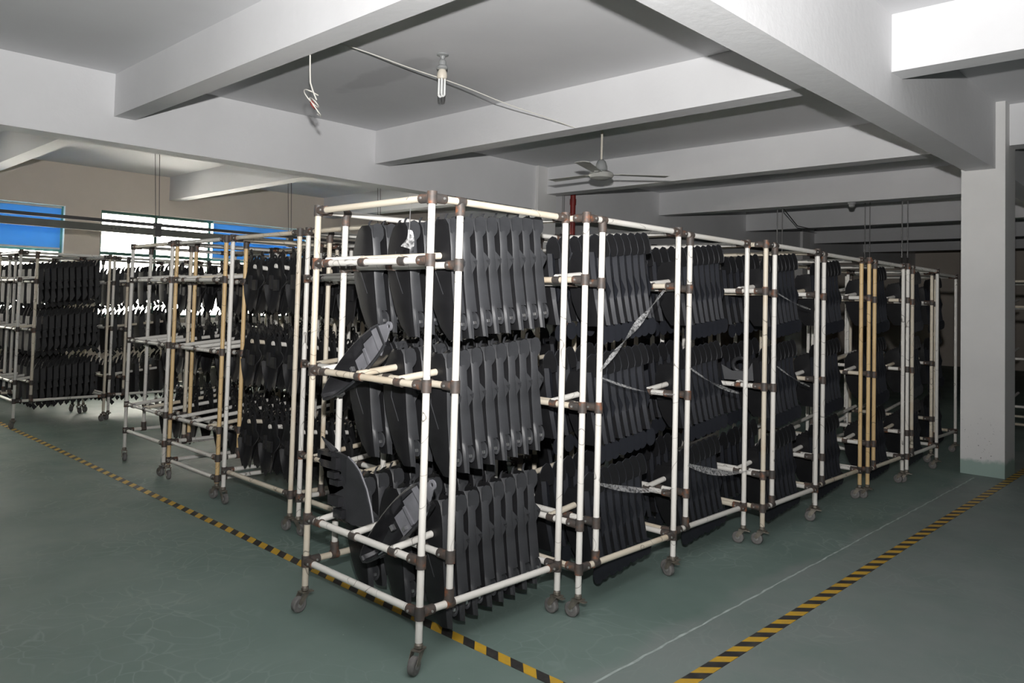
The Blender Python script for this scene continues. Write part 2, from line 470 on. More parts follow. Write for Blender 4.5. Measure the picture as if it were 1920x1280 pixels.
# windows
for wi, (a, b) in enumerate(WINS):
    w = link('window_%d' % (wi + 1), None, loc=(a, YW, WZ0), kind='structure', label='green framed strip window in the beige wall')
    W = b - a; H = WZ1 - WZ0
    fm = MB()
    t = 0.045
    ya, yb = 0.09, 0.15
    fm.box((0, ya, 0), (W, yb, t)); fm.box((0, ya, H - t), (W, yb, H)); fm.box((0, ya, t), (t, yb, H - t)); fm.box((W - t, ya, t), (W, yb, H - t))
    link('frame', fm.mesh('frame', M_FRAME), w)
    zt = 2.17 - WZ0
    link('transom', MB().box((t, ya, zt - 0.025), (W - t, yb, zt + 0.025)).mesh('transom', M_FRAME), w)
    divs = [0.0, 0.91, 1.86, 2.84, W] if wi == 1 else [0.0, 0.95, 1.9, 2.9, W]
    for x in divs[1:-1]:
        link('mullion', MB().box((x - 0.022, ya - 0.002, t), (x + 0.022, yb + 0.002, H - t)).mesh('mullion', M_FRAME), w)
    for i in range(4):
        xa = divs[i] + (t if i == 0 else 0.022); xb = divs[i + 1] - (t if i == 3 else 0.022)
        for za, zb in ((t, zt - 0.025), (zt + 0.025, H - t)):
            link('pane', MB().box((xa, 0.118, za), (xb, 0.122, zb)).mesh('pane', M_GLASS), w)
    link('sill', MB().box((-0.02, -0.04, -0.03), (W + 0.02, 0.09, 0.0)).mesh('sill', M_REVEAL), w)
for (a, b, z0, lab) in ((0.16, 3.88, 2.20, 'blue roller blind drawn over the upper panes of the first window'),
                        (6.36, 8.22, 2.20, 'blue roller blind over the end panes beside the unshaded window panes')):
    r = link('roller_blind', None, loc=(a, YW + 0.03, z0), label=lab, cat='blind', group='blue window blinds')
    mb = MB(); n = 24; rows = []
    for j in range(5):
        z = (2.83 - z0) * j / 4
        rows.append([((b - a) * i / n, 0.006 * math.sin(i * 1.3 + j), z) for i in range(n + 1)])
    mb.sheet(rows, 0.002)
    link('fabric', mb.mesh('blind_fabric', M_BLIND, 40), r)
    link('bottom_bar', MB().box((0, -0.012, -0.02), (b - a, 0.012, 0.004)).mesh('bottom_bar', M_REVEAL), r)
    link('roller', MB().tube([(0, 0, 2.84 - z0), (b - a, 0, 2.84 - z0)], 0.018, 10).mesh('roller', M_REVEAL, 40), r)

# tapes and the painted line on the floor
def strip(pts, w, z, seg_len=0.3):
    mb = MB(); rows = []
    for (x, y, nx, ny) in pts:
        rows.append([(x - nx * w / 2, y - ny * w / 2, z), (x + nx * w / 2, y + ny * w / 2, z)])
    vs = []; fs = []
    for r in rows:
        vs += [(*r[0][:2], 0.0005), (*r[1][:2], 0.0005), r[1], r[0]]
    for i in range(len(rows) - 1):
        for k in range(4):
            k2 = (k + 1) % 4
            fs.append((i * 4 + k, i * 4 + k2, i * 4 + 4 + k2, i * 4 + 4 + k))
    fs.append((0, 1, 2, 3)); e = (len(rows) - 1) * 4; fs.append((e + 3, e + 2, e + 1, e))
    return mb.add(vs, fs)
ptsA = [(2.425 + 0.004 * math.sin(y * 1.7), y, 1, 0) for y in [1.712 + 0.25 * i for i in range(37)]]
link('hazard_tape', strip(ptsA, 0.058, 0.0022).mesh('hazard_tape', M_TAPE_A), label='black and yellow striped floor tape running under the front rack', cat='floor tape')
ptsB = [(x, 1.672 + 0.003 * math.sin(x * 1.3), 0, 1) for x in [-2 + 0.25 * i for i in range(75)]]
link('hazard_tape', strip(ptsB, 0.066, 0.0022).mesh('hazard_tape', M_TAPE_B), label='black and yellow striped floor tape leading past the column', cat='floor tape')
rl = random.Random(3)
ptsL = []
x = 2.47
while x < 8.3:
    ptsL.append((x, 1.923 + rl.uniform(-0.004, 0.004), 0, 1)); x += 0.06
mbL = MB()
vs = []; fs = []
for i, (x, y, _, _) in enumerate(ptsL):
    w = rl.uniform(0.007, 0.016)
    vs += [(x, y - w / 2, 0.0012), (x, y + w / 2, 0.0012)]
for i in range(len(ptsL) - 1): fs.append((i * 2, i * 2 + 2, i * 2 + 3, i * 2 + 1))
mbL.add(vs, fs)
link('painted_line', mbL.mesh('painted_line', M_LINE), fl, label='thin uneven whitish line along the floor')

# ------------------------------------------------------------------ pipe racks
R = 0.0155
_tube_cache = {}
def tube_mesh(length, mat, n=12):
    key = (round(length, 3), mat.name)
    if key not in _tube_cache:
        _tube_cache[key] = MB().tube([(0, 0, 0), (0, 0, length)], R, n).mesh('pipe', mat, 40)
    return _tube_cache[key]
def place_tube(name, p0, p1, mat, parent):
    p0 = Vector(p0); p1 = Vector(p1); d = p1 - p0
    o = link(name, tube_mesh(d.length, mat), parent, loc=p0)
    o.rotation_euler = d.to_track_quat('Z', 'Y').to_euler()
    return o
_joint_cache = {}
def joint_mesh(arms):
    key = tuple(sorted(arms))
    if key not in _joint_cache:
        mb = MB()
        ro = R + 0.006
        mb.tube([(0, 0, -0.027), (0, 0, 0.027)], ro, 12)
        for a in key:
            d = Vector({'x': (1, 0, 0), 'X': (-1, 0, 0), 'y': (0, 1, 0), 'Y': (0, -1, 0)}[a])
            mb.tube([d * 0.012, d * 0.072], [ro, ro - 0.001], 12)
            side = Vector((-d.y, d.x, 0))
            for sgn in (-1, 1):
                mb.tube([d * 0.05 + side * sgn * (ro - 0.002), d * 0.05 + side * sgn * (ro + 0.003)], 0.0055, 6, 1)
        _joint_cache[key] = mb.mesh('joint', [M_JOINT, M_BOLT], 40)
    return _joint_cache[key]
M_RING = MB().tube([(0, 0, -0.022), (0, 0, 0.022)], R + 0.005, 12).mesh('clamp', M_JOINT, 40)

_c = MB()
_c.lathe([(0.012, -0.005), (0.018, 0.0), (0.018, 0.012), (0.012, 0.02)], 12)
_c.box((-0.026, -0.022, -0.010), (0.026, 0.022, -0.005))
for sgn in (-1, 1):
    _c.plate([(-0.018, sgn * 0.02, -0.006), (0.022, sgn * 0.02, -0.006), (0.045, sgn * 0.02, -0.05), (0.036, sgn * 0.02, -0.062), (0.022, sgn * 0.02, -0.055)], 0.003)
_c.box((-0.045, -0.012, -0.016), (-0.012, 0.012, -0.011))
FORK = _c.mesh('fork', M_CASTER, 30)
_w = MB()
Mw = Matrix.Translation((0.033, 0, -0.0605)) @ Matrix.Rotation(math.pi / 2, 4, 'X')
_w.lathe([(0.012, -0.014), (0.030, -0.015), (0.0365, -0.011), (0.0375, 0), (0.0365, 0.011), (0.030, 0.015), (0.012, 0.014)], 24, 0, Mw)
_w.lathe([(0.006, -0.019), (0.013, -0.017), (0.013, 0.017), (0.006, 0.019)], 12, 1, Mw)
WHEEL = _w.mesh('wheel', [M_WHEEL, M_HUB], 35)

def make_rack(label, x0, y0, W, D, levels, zb=0.235, zt=1.935, mid=0.16, flip=False, mats=(0, 0, 0), low_extra=None,
              rods=True, detail=True, rust_posts=(), group='pipe racks on casters', seed=0, rod_ys=(0.18, 0.47, 0.74)):
    """origin: floor below the corner post; rods run from the doubled bars at x=0 and x=mid towards x=W, rising a little."""
    rr = random.Random(seed)
    root = link('pipe_rack', None, label=label, cat='rack', group=group)
    if flip:
        root.location = (x0 + W, y0 + D, 0); root.rotation_euler = (0, 0, math.pi)
    else:
        root.location = (x0, y0, 0)
    def pm(): return M_PIPE[1] if rr.random() < 0.3 else M_PIPE[0]
    zcast = 0.118
    # corner posts with casters
    for i, (px_, py_) in enumerate(((0, 0), (W, 0), (W, D), (0, D))):
        m = M_PIPE_RUST if i in rust_posts else pm()
        post = place_tube('post', (px_, py_, zcast), (px_, py_, zt), m, root)
        fk = link('caster', FORK, root, (px_, py_, 0.098), (0, 0, rr.uniform(0, 6.28) if seed == 11 and px_ == 0 else (math.pi / 2 if py_ == 0 else -math.pi / 2) + rr.uniform(-.3, .3)))
        link('wheel', WHEEL, fk)
        ax = 'x' if px_ == 0 else 'X'; ay = 'y' if py_ == 0 else 'Y'
        for z in (zt, zb):
            link('joint', joint_mesh(ax + ay), root, (px_, py_, z))
        if px_ == 0:
            for z in levels: link('joint', joint_mesh(ay), root, (px_, py_, z))
            if low_extra: link('joint', joint_mesh(ax + ay), root, (px_, py_, low_extra))
    # intermediate posts between top and bottom rail
    for py_ in (0, D):
        m = M_PIPE_RUST if 9 in rust_posts else pm()
        place_tube('post', (mid, py_, zb), (mid, py_, zt), m, root)
        link('joint', joint_mesh(''), root, (mid, py_, zb + 0.035)); link('joint', joint_mesh(''), root, (mid, py_, zt - 0.035))
        for z in (zb, zt):
            link('clamp', M_RING, root, (mid, py_, z), (0, math.pi / 2, 0))
        for z in levels: link('joint', joint_mesh('y' if py_ == 0 else 'Y'), root, (mid, py_, z - 0.012))
    # rails
    for z in [zt, zb] + ([low_extra] if low_extra else []):
        for py_ in (0, D): place_tube('rail', (0.01, py_, z), (W - 0.01, py_, z), pm(), root)
        for px_ in (0, W): place_tube('rail', (px_, 0.01, z), (px_, D - 0.01, z), pm(), root)
    for z in levels:
        place_tube('rail', (0, 0.01, z), (0, D - 0.01, z), pm(), root)
        place_tube('rail', (mid, 0.01, z - 0.012), (mid, D - 0.01, z - 0.012), pm(), root)
        if rods:
            for ry in rod_ys:
                y = ry * D / 0.86
                place_tube('hanging_rod', (-0.01, y, z + 0.012), (W - 0.09, y, z + 0.012 + (W - 0.08) * 0.105), pm(), root)
                link('clamp', M_RING, root, (0, y, z), (math.pi / 2, 0, 0))
                link('clamp', M_RING, root, (mid, y, z - 0.012), (math.pi / 2, 0, 0))
    return root

LV0 = (1.675, 1.155, 0.44)
LV1 = (1.63, 1.01, 0.444)
LV2 = (1.63, 1.086, 0.506)
RACKS = {}
def rack(key, label, *a, **k):
    k['seed'] = len(RACKS) + 11
    if key[0] == 'L': k['rod_ys'] = (0.15, 0.43, 0.70)
    if key[0] in 'FGN': k['rod_ys'] = (0.17, 0.45, 0.72)
    RACKS[key] = (a, k)
    return make_rack(label, *a, **k)
rack('R0', 'white pipe rack standing alone at the corner over the striped tape, joints rusty', 2.085, 2.475, 0.865, 0.86, LV0, rust_posts=(), rod_ys=(0.18, 0.47, 0.755))
AISLE = 'pipe racks along the aisle towards the column'
rack('R1', 'white pipe rack next behind the corner rack, a twisted film strap across it', 2.99, 2.375, 0.84, 0.86, LV1, mid=0.13, group=AISLE)
rack('R2', 'white pipe rack second along the aisle after the corner rack', 3.885, 2.41, 0.84, 0.86, LV1, mid=0.13, group=AISLE)
rack('R3', 'white pipe rack third along the aisle after the corner rack', 4.785, 2.31, 0.825, 0.86, LV1, mid=0.13, group=AISLE)
rack('R4', 'white pipe rack fourth along the aisle after the corner rack', 5.67, 2.34, 0.89, 0.86, LV1, mid=0.13, group=AISLE, rust_posts=(1,))
rack('R5', 'pipe rack with yellowed posts fifth along the aisle after the corner rack', 6.62, 2.30, 0.85, 0.86, LV1, mid=0.13, group=AISLE, rust_posts=(0, 9))
rack('R6', 'white pipe rack sixth along the aisle after the corner rack', 7.53, 2.28, 0.89, 0.86, LV1, mid=0.13, group=AISLE)
rack('R7', 'pipe rack partly hidden behind the square column', 8.75, 2.42, 0.88, 0.86, LV1, mid=0.13, group=AISLE)
rack('R8', 'pipe rack standing beyond the square column in the shade', 10.9, 1.75, 0.88, 0.86, LV1, mid=0.13, group=AISLE)
LEFT = 'pipe racks in the row facing the window side'
rack('L4', 'white pipe rack right beside the corner rack in the left row', 2.70, 3.56, 0.90, 0.865, LV2, group=LEFT)
rack('L3', 'pipe rack in the left row with rod ends pointing at the aisle', 2.70, 4.53, 0.90, 0.925, LV2, flip=True, group=LEFT)
rack('L2', 'stained pipe rack in the left row with bare rod ends in front', 2.72, 5.60, 0.90, 0.87, LV2, zb=0.30, low_extra=0.15, group=LEFT, rust_posts=(0, 3, 9))
rack('L1', 'white pipe rack at the end of the left row', 2.72, 6.565, 0.90, 0.86, LV2, zb=0.27, group=LEFT)
BACK = 'pipe racks by the windows'
rack('F1', 'pipe rack full of hooked black parts standing alone near the blue blind', 2.42, 9.82, 0.92, 0.86, LV2, zb=0.30, group=BACK)
rack('F2', 'pipe rack beyond the end of the left row near the unshaded window', 3.42, 9.90, 0.90, 0.86, LV2, zb=0.30, group=BACK)
rack('F3', 'pipe rack behind the one near the blue blind', 2.40, 10.85, 0.92, 0.86, LV2, zb=0.30, group=BACK)
rack('F5', 'pipe rack standing last behind the blue blind racks', 2.42, 11.95, 0.92, 0.86, LV2, zb=0.30, group=BACK)
for _i, _x in enumerate((5.45, 6.45)):
    rack('G%d' % _i, 'pipe rack in the line of racks below the unshaded window', _x, 9.95, 0.90, 0.86, LV2, zb=0.30, group=BACK)
rack('F4', 'pipe rack beside the one near the unshaded window', 4.45, 9.95, 0.90, 0.86, LV2, zb=0.30, group=BACK)
INNER = 'pipe racks packed in the middle of the block'
for i, (ix, iy, lab) in enumerate((
        (3.70, 3.44, 'pipe rack directly behind the second aisle rack'), (4.68, 3.44, 'pipe rack directly behind the third aisle rack'),
        (5.66, 3.44, 'pipe rack directly behind the fourth aisle rack'), (3.70, 4.54, 'pipe rack directly behind the left rack with rods facing the aisle'),
        (4.68, 4.54, 'pipe rack second behind the left rack with rods facing the aisle'), (3.72, 5.63, 'pipe rack directly behind the left rack with stained posts'),
        (4.70, 5.63, 'pipe rack second behind the left rack with stained posts'), (3.72, 6.60, 'pipe rack directly behind the left rack at the row end'),
        (4.70, 6.60, 'pipe rack second behind the left rack at the row end'))):
    rack('N%d' % i, lab, ix, iy, 0.88, 0.86, LV2, mid=0.14, group=INNER)
INNER_NAME = ('directly behind the second aisle rack', 'directly behind the third aisle rack', 'directly behind the fourth aisle rack', 'directly behind the left aisle-facing rack',
              'second behind the left aisle-facing rack', 'directly behind the stained left rack', 'second behind the stained left rack', 'directly behind the row end rack', 'second behind the row end rack')

# ------------------------------------------------------------------ moulded parts that hang on the rods
def kind_a():
    mb = MB()
    tab = [(.165, .02, -.035, .03), (.14, .055, -.055, .05), (.09, .085, -.065, .036), (.03, .105, -.07, .034), (-.05, .112, -.07, .042),
           (-.14, .100, -.072, .050), (-.23, .070, -.08, .054), (-.275, .055, -.085, .056), (-.285, .05, -.086, .022), (-.36, .01, -.095, .022), (-.42, -.05, -.105, .016)]
    rows = []
    for z, yb, yc, pe in tab:
        dz = -0.35 * pe
        rows.append([(.024, yb + .004, z), (0, yb, z), (-.008, (yb * 0.6 + yc * 0.4), z), (-.005, (yb * .15 + yc * .85), z), (0, yc, z), (pe * .35, yc - .010, z), (pe, yc - .014, z + (dz if z < -.2 else 0))])
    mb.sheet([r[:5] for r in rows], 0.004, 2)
    mb.sheet([r[4:] for r in rows], 0.004)
    # rounded hood flap, its lower edge slanting to a notch
    hood = [(0, .165), (.026, .176), (.048, .168), (.059, .145), (.061, .112), (.055, .092), (.026, .058), (.020, .066), (.026, .08), (0, .10)]
    mb.plate([(x, -.070 - 0.20 * x, z) for x, z in hood], 0.004)
    mb.sheet([[(.026 + .030 * t, -.078 - .006 * t, .058 + .036 * t), (.026 + .030 * t, -.058, .053 + .036 * t)] for t in (0, .5, 1)], 0.004)
    # ribbed wing
    mb.plate([(.030, -.084, .005), (.067, -.098, -.042), (.065, -.098, -.056), (.040, -.087, -.108)], 0.004)
    for k in range(4):
        mb.box((.044 + .004 * k, -.1015, -.046 - .006 * k), (.063 - .001 * k, -.0965, -.043 - .006 * k))
    # horn at the top
    mb.tube([(.004, -.03, .16), (.008, -.028, .176), (.022, -.02, .188), (.040, -.012, .194)], [.007, .006, .006, .002], 6)
    # bowl with clip at the tip
    Mb = Matrix.Translation((.038, -.100, -.335)) @ Matrix.Rotation(math.radians(80), 4, 'X') @ Matrix.Diagonal((1, 1.5, 1, 1))
    mb.lathe([(.026, 0), (.028, .006), (.023, .004), (.016, -.008), (.005, -.012)], 14, 0, Mb)
    mb.box((.032, -.110, -.352), (.044, -.098, -.338), 1)
    # raised crease on the broad face
    mb.tube([(-.011, .03, .02), (-.012, .035, -.08), (-.010, -.02, -.2)], .0025, 5)
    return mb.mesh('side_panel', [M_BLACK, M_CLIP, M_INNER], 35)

def kind_b():
    # every outer face leans outwards along the rod, so that one panel laps over the next like a shingle
    mb = MB()
    s = lambda z: -0.24 * z if z < 0 else -0.05 * z
    tab = [(.105, .05, -.060, .046), (.07, .07, -.063, .052), (.03, .085, -.066, .050), (-.06, .09, -.070, .046), (-.15, .085, -.074, .040), (-.16, .085, -.075, .032), (-.24, .06, -.079, .030), (-.30, .02, -.084, .030)]
    rows = []
    for z, yb, yc, pe in tab:
        o = s(z)
        rows.append([(o + .02, yb, z), (o, yb - .003, z), (o - .006, (yb + yc) / 2, z), (o, yc, z), (o + pe * .45, yc - .016, z), (o + pe, yc - .010, z)])
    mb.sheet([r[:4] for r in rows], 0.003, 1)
    mb.sheet([r[3:] for r in rows], 0.003)
    hood = [(-.012, .09), (-.014, .15), (0, .185), (.022, .205), (.045, .200), (.068, .160), (.080, .112), (.075, .086), (.05, .078)]
    hy = lambda x: -.057 - .33 * (x + .014)
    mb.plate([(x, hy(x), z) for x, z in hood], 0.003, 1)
    mb.tube([(x, hy(x) - .002, z) for x, z in hood[1:8]], .0028, 6)
    # raised band under the hood
    mb.tube([(.004, -.070, .031), (.022, -.083, .031), (.046, -.079, .031)], .003, 5)
    # pointed flap at mid height
    o = s(-.10)
    mb.plate([(s(-.05) + .040, -.084, -.04), (o + .066, -.094, -.11), (s(-.16) + .036, -.088, -.17)], 0.003)
    # round tongue at the foot
    cx, cz, r = s(-.33) + .016, -.345, .034
    ty = lambda x: -.088 - .32 * (x - cx + r)
    ang = [math.radians(q) for q in range(0, 360, 24)]
    mb.plate([(cx + r * math.cos(a), ty(cx + r * math.cos(a)), cz + 1.55 * r * math.sin(a)) for a in ang], 0.005)
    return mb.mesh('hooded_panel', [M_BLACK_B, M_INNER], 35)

def kind_c():
    mb = MB()
    ys = [-.098, -.082, -.057, -.025, .0, .028, .056, .082, .104, .118]
    zt = [-.05, .015, .045, .03, .06, .035, .05, .01, -.05, -.085]
    zb = [-.15, -.25, -.295, -.28, -.315, -.29, -.305, -.26, -.19, -.125]
    rows = []
    for y, a, b in zip(ys, zt, zb):
        row = []
        for k in range(6):
            t = k / 5; z = a + (b - a) * t
            row.append((.022 * math.sin(t * math.pi) + .006 * math.sin(y * 60 + t * 4) - .014 * t, y, z))
        rows.append(row)
    mb.sheet(rows, 0.004)
    # rolled lip, two hook loops round the rod, an ear with a ring, a tail spout
    mb.tube([(-.003, y, z) for y, z in zip(ys, zt)], .006, 6)
    for yo in (-.036, .036):
        mb.tube([(.006, yo + .030 * math.cos(a), .022 + .052 * math.sin(a)) for a in [math.radians(q) for q in range(-30, 220, 25)]], .007, 6)
    mb.plate([(.0, .046, .03), (.0, .052, .095), (.0, .072, .11), (.0, .088, .09), (.0, .082, .0)], .005)
    mb.tube([(.0, .070 + .015 * math.cos(a), .105 + .015 * math.sin(a)) for a in [math.radians(q) for q in range(0, 361, 40)]], .004, 5)
    mb.tube([(.006, .098, -.09), (.008, .120, -.112), (.008, .140, -.118)], [.018, .016, .012], 8)
    mb.box((-.014, -.04, -.16), (.0, .014, -.09)); mb.box((-.013, .038, -.15), (.002, .066, -.06))
    return mb.mesh('channel_bracket', M_BLACK_C, 40)

def kind_d():
    mb = MB()
    tab = [(.10, .07, -.06, .045), (.03, .085, -.07, .042), (-.06, .09, -.08, .046), (-.065, .09, -.08, .03), (-.15, .09, -.085, .048), (-.16, .085, -.085, .03), (-.25, .07, -.085, .046), (-.30, .05, -.08, .02)]
    rows = []
    for z, yb, yc, pe in tab:
        rows.append([(.02, yb, z), (0, yb, z), (-.006, (yb + yc) / 2, z), (0, yc, z), (pe, yc - .01, z + .02)])
    mb.sheet(rows, 0.004)
    # claw at the top, barbs at the foot
    mb.plate([(-.005, -.07, .09), (.01, -.07, .15), (.035, -.07, .180), (.050, -.07, .172), (.035, -.07, .15), (.040, -.07, .125), (.028, -.07, .10)], .005)
    mb.plate([(-.005, .06, .09), (.01, .06, .145), (.034, .06, .172), (.046, .06, .162), (.034, .06, .13), (.028, .06, .095)], .005)
    mb.plate([(0, -.085, -.28), (.044, -.085, -.325), (.036, -.085, -.34), (.02, -.085, -.335), (.015, -.085, -.36), (-.005, -.085, -.33)], .006)
    mb.plate([(0, .05, -.28), (.045, .05, -.325), (.02, .05, -.33), (.01, .05, -.35), (-.005, .05, -.32)], .006)
    mb.plate([(.02, -.088, -.08), (.048, -.09, -.05), (.03, -.088, -.03)], .004)
    return mb.mesh('clawed_panel', M_BLACK_C, 35)

KA, KB, KC, KD = kind_a(), kind_b(), kind_c(), kind_d()

NTH = ('first', 'second', 'third', 'fourth', 'fifth', 'sixth', 'seventh', 'eighth', 'ninth', 'tenth')
def hang(key, mesh, name, cat, label, group, lv_idx, rod_i, n, start=0.21, end=0.78, scale=1.0, tilt=0.0, sd=0, dz=0.0, rotz=0.0, gap=0.06, extra=()):
    a, k = RACKS[key]
    x0, y0, W, D, levels = a[:5]
    ry = k.get('rod_ys', (0.18, 0.47, 0.74))[rod_i] * D / 0.86
    z = levels[lv_idx]
    rr = random.Random(sd * 101 + lv_idx * 13 + rod_i * 7 + len(key) + ord(key[0]) * 3 + ord(key[1]) * 5)
    slack = max(0.0, (end - start) - gap * (n - 1))          # what is left over the closest packing is shared out unevenly
    cuts = [rr.uniform(.5, 1.5) for _ in range(max(1, n - 1))]; tot = sum(cuts)
    us = list(extra) + [start + gap * i + slack * sum(cuts[:i]) / tot for i in range(n)]
    tl = rr.uniform(-.02, .02)
    for i, u in enumerate(us):
        lz = z + 0.012 + u * 0.105 + dz
        if k.get('flip'):
            loc = (x0 + W - u, y0 + D - ry, lz); rz = math.pi + rotz
        else:
            loc = (x0 + u, y0 + ry, lz); rz = rotz
        lab = label.replace('%ORD', NTH[i]) if '%ORD' in label else label
        o = link(name, mesh, None, loc, (rr.uniform(-.012, .012), tilt + tl + rr.uniform(-.007, .007), rz + rr.uniform(-.015, .015)), lab, cat, group)
        s_ = scale * rr.uniform(.985, 1.0)
        o.scale = (s_, s_, s_)
TIER = ('top', 'middle', 'bottom')
ROW = ('outer rod', 'middle rod', 'inner rod')
# corner rack
for lv in range(3):
    for rd in range(3):
        hang('R0', KA, 'side_panel', 'plastic panel',
             '%%ORD long side panel from the bars, %s, %s tier, corner rack' % (ROW[rd], TIER[lv]),
             'side panels on the %s tier of the corner rack' % TIER[lv], lv, rd, 8 if rd == 0 else 7, start=0.215, end=0.765, sd=1, dz=(0.012, -0.068, 0.0)[lv], tilt=-0.05, scale=0.93, gap=0.0655)
# aisle racks
ORD = {'R1': 'next behind the corner rack', 'R2': 'second along the aisle', 'R3': 'third along the aisle', 'R4': 'fourth along the aisle', 'R5': 'fifth along the aisle', 'R6': 'sixth along the aisle', 'R7': 'behind the column'}
for key in ('R1', 'R2', 'R3', 'R4', 'R5', 'R6', 'R7'):
    for lv in range(3):
        for rd in ((0, 1) if key in ('R1', 'R2', 'R3') else (0,)):
            sc = 0.95
            hang(key, KB, 'hooded_panel', 'plastic panel',
                 '%%ORD hooded panel from the bars, %s, %s tier, rack %s' % (ROW[rd], TIER[lv], ORD[key]),
                 'hooded panels on the rack %s, %s tier' % (ORD[key], TIER[lv]), lv, rd, 8 if rd == 0 else 6, start=0.185, end=0.63, sd=2, scale=sc, dz=(0.02, 0.02, -0.02)[lv], gap=0.0565)
# left row
for key, nm, sk in (('L4', 'right beside the corner rack', ()), ('L3', 'with rods facing the aisle', ())):
    for lv in range(3):
        for rd in range(3):
            st, en = (0.36, 0.80) if key == 'L3' else (0.22, 0.78)
            n = 6 if key == 'L3' else 5
            hang(key, KC, 'channel_bracket', 'plastic bracket',
                 '%%ORD channel bracket from the bars, %s, %s tier, rack %s' % (ROW[rd], TIER[lv], nm),
                 'channel brackets on the left row rack %s' % nm, lv, rd, n, start=st, end=en, sd=3, rotz=math.pi if key == 'L3' else 0, scale=1.08, gap=0.075)
for key, nm, tiers, st in (('L2', 'with stained posts', (0, 1, 2), 0.36), ('L1', 'at the row end', (0, 1, 2), 0.30)):
    for lv in tiers:
        for rd in range(3):
            hang(key, KC, 'channel_bracket', 'plastic bracket',
                 '%%ORD channel bracket from the bars, %s, %s tier, rack %s' % (ROW[rd], TIER[lv], nm),
                 'channel brackets on the left row rack %s' % nm, lv, rd, 5, start=st, end=0.80, sd=4, scale=1.08, gap=0.075)
# racks by the windows
for key, nm in (('F1', 'near the blue blind'), ('F2', 'near the unshaded window'), ('F3', 'behind the blue blind one'), ('F4', 'beside the unshaded window one'), ('F5', 'last behind the blue blind')):
    for lv in range(3):
        for rd in range(3):
            hang(key, KD, 'clawed_panel', 'plastic panel',
                 '%%ORD clawed panel from the bars, %s, %s tier, rack %s' % (ROW[rd], TIER[lv], nm),
                 'clawed panels on the rack %s, %s tier' % (nm, TIER[lv]), lv, rd, {'F1': 10 if rd == 0 else 6, 'F2': 5, 'F3': 7, 'F5': 4}.get(key, 3), start=0.21, end=0.80, sd=5, scale=1.0, dz=0.0, gap=0.058, extra=(0.05,) if key in ('F2', 'F3', 'F5') else ())
for key in ('G0', 'G1'):
    for lv in range(3):
        for rd in range(3):
            hang(key, KD, 'clawed_panel', 'plastic panel', 'black clawed panel on the %s, %s tier, rack below the window' % (ROW[rd], TIER[lv]), 'clawed panels below the unshaded window', lv, rd, 3, start=0.21, end=0.8, sd=8, scale=1.0)
# block interior: only what the gaps between the outer rows show
for i in range(9):
    for lv in range(3):
        for rd in range(3):
            if i in (0, 1, 2):
                hang('N%d' % i, KB, 'hooded_panel', 'plastic panel', 'dark hooded panel on the %s tier of the rack %s' % (TIER[lv], INNER_NAME[i]), 'hooded panels on the rack %s' % INNER_NAME[i], lv, rd, 3, start=0.2, end=0.62, sd=6, scale=0.87)
            else:
                hang('N%d' % i, KC, 'channel_bracket', 'plastic bracket', 'black channel bracket on the %s tier of the rack %s' % (TIER[lv], INNER_NAME[i]), 'channel brackets on the rack %s' % INNER_NAME[i], lv, rd, 2, start=0.3, end=0.65, sd=7, scale=1.08)

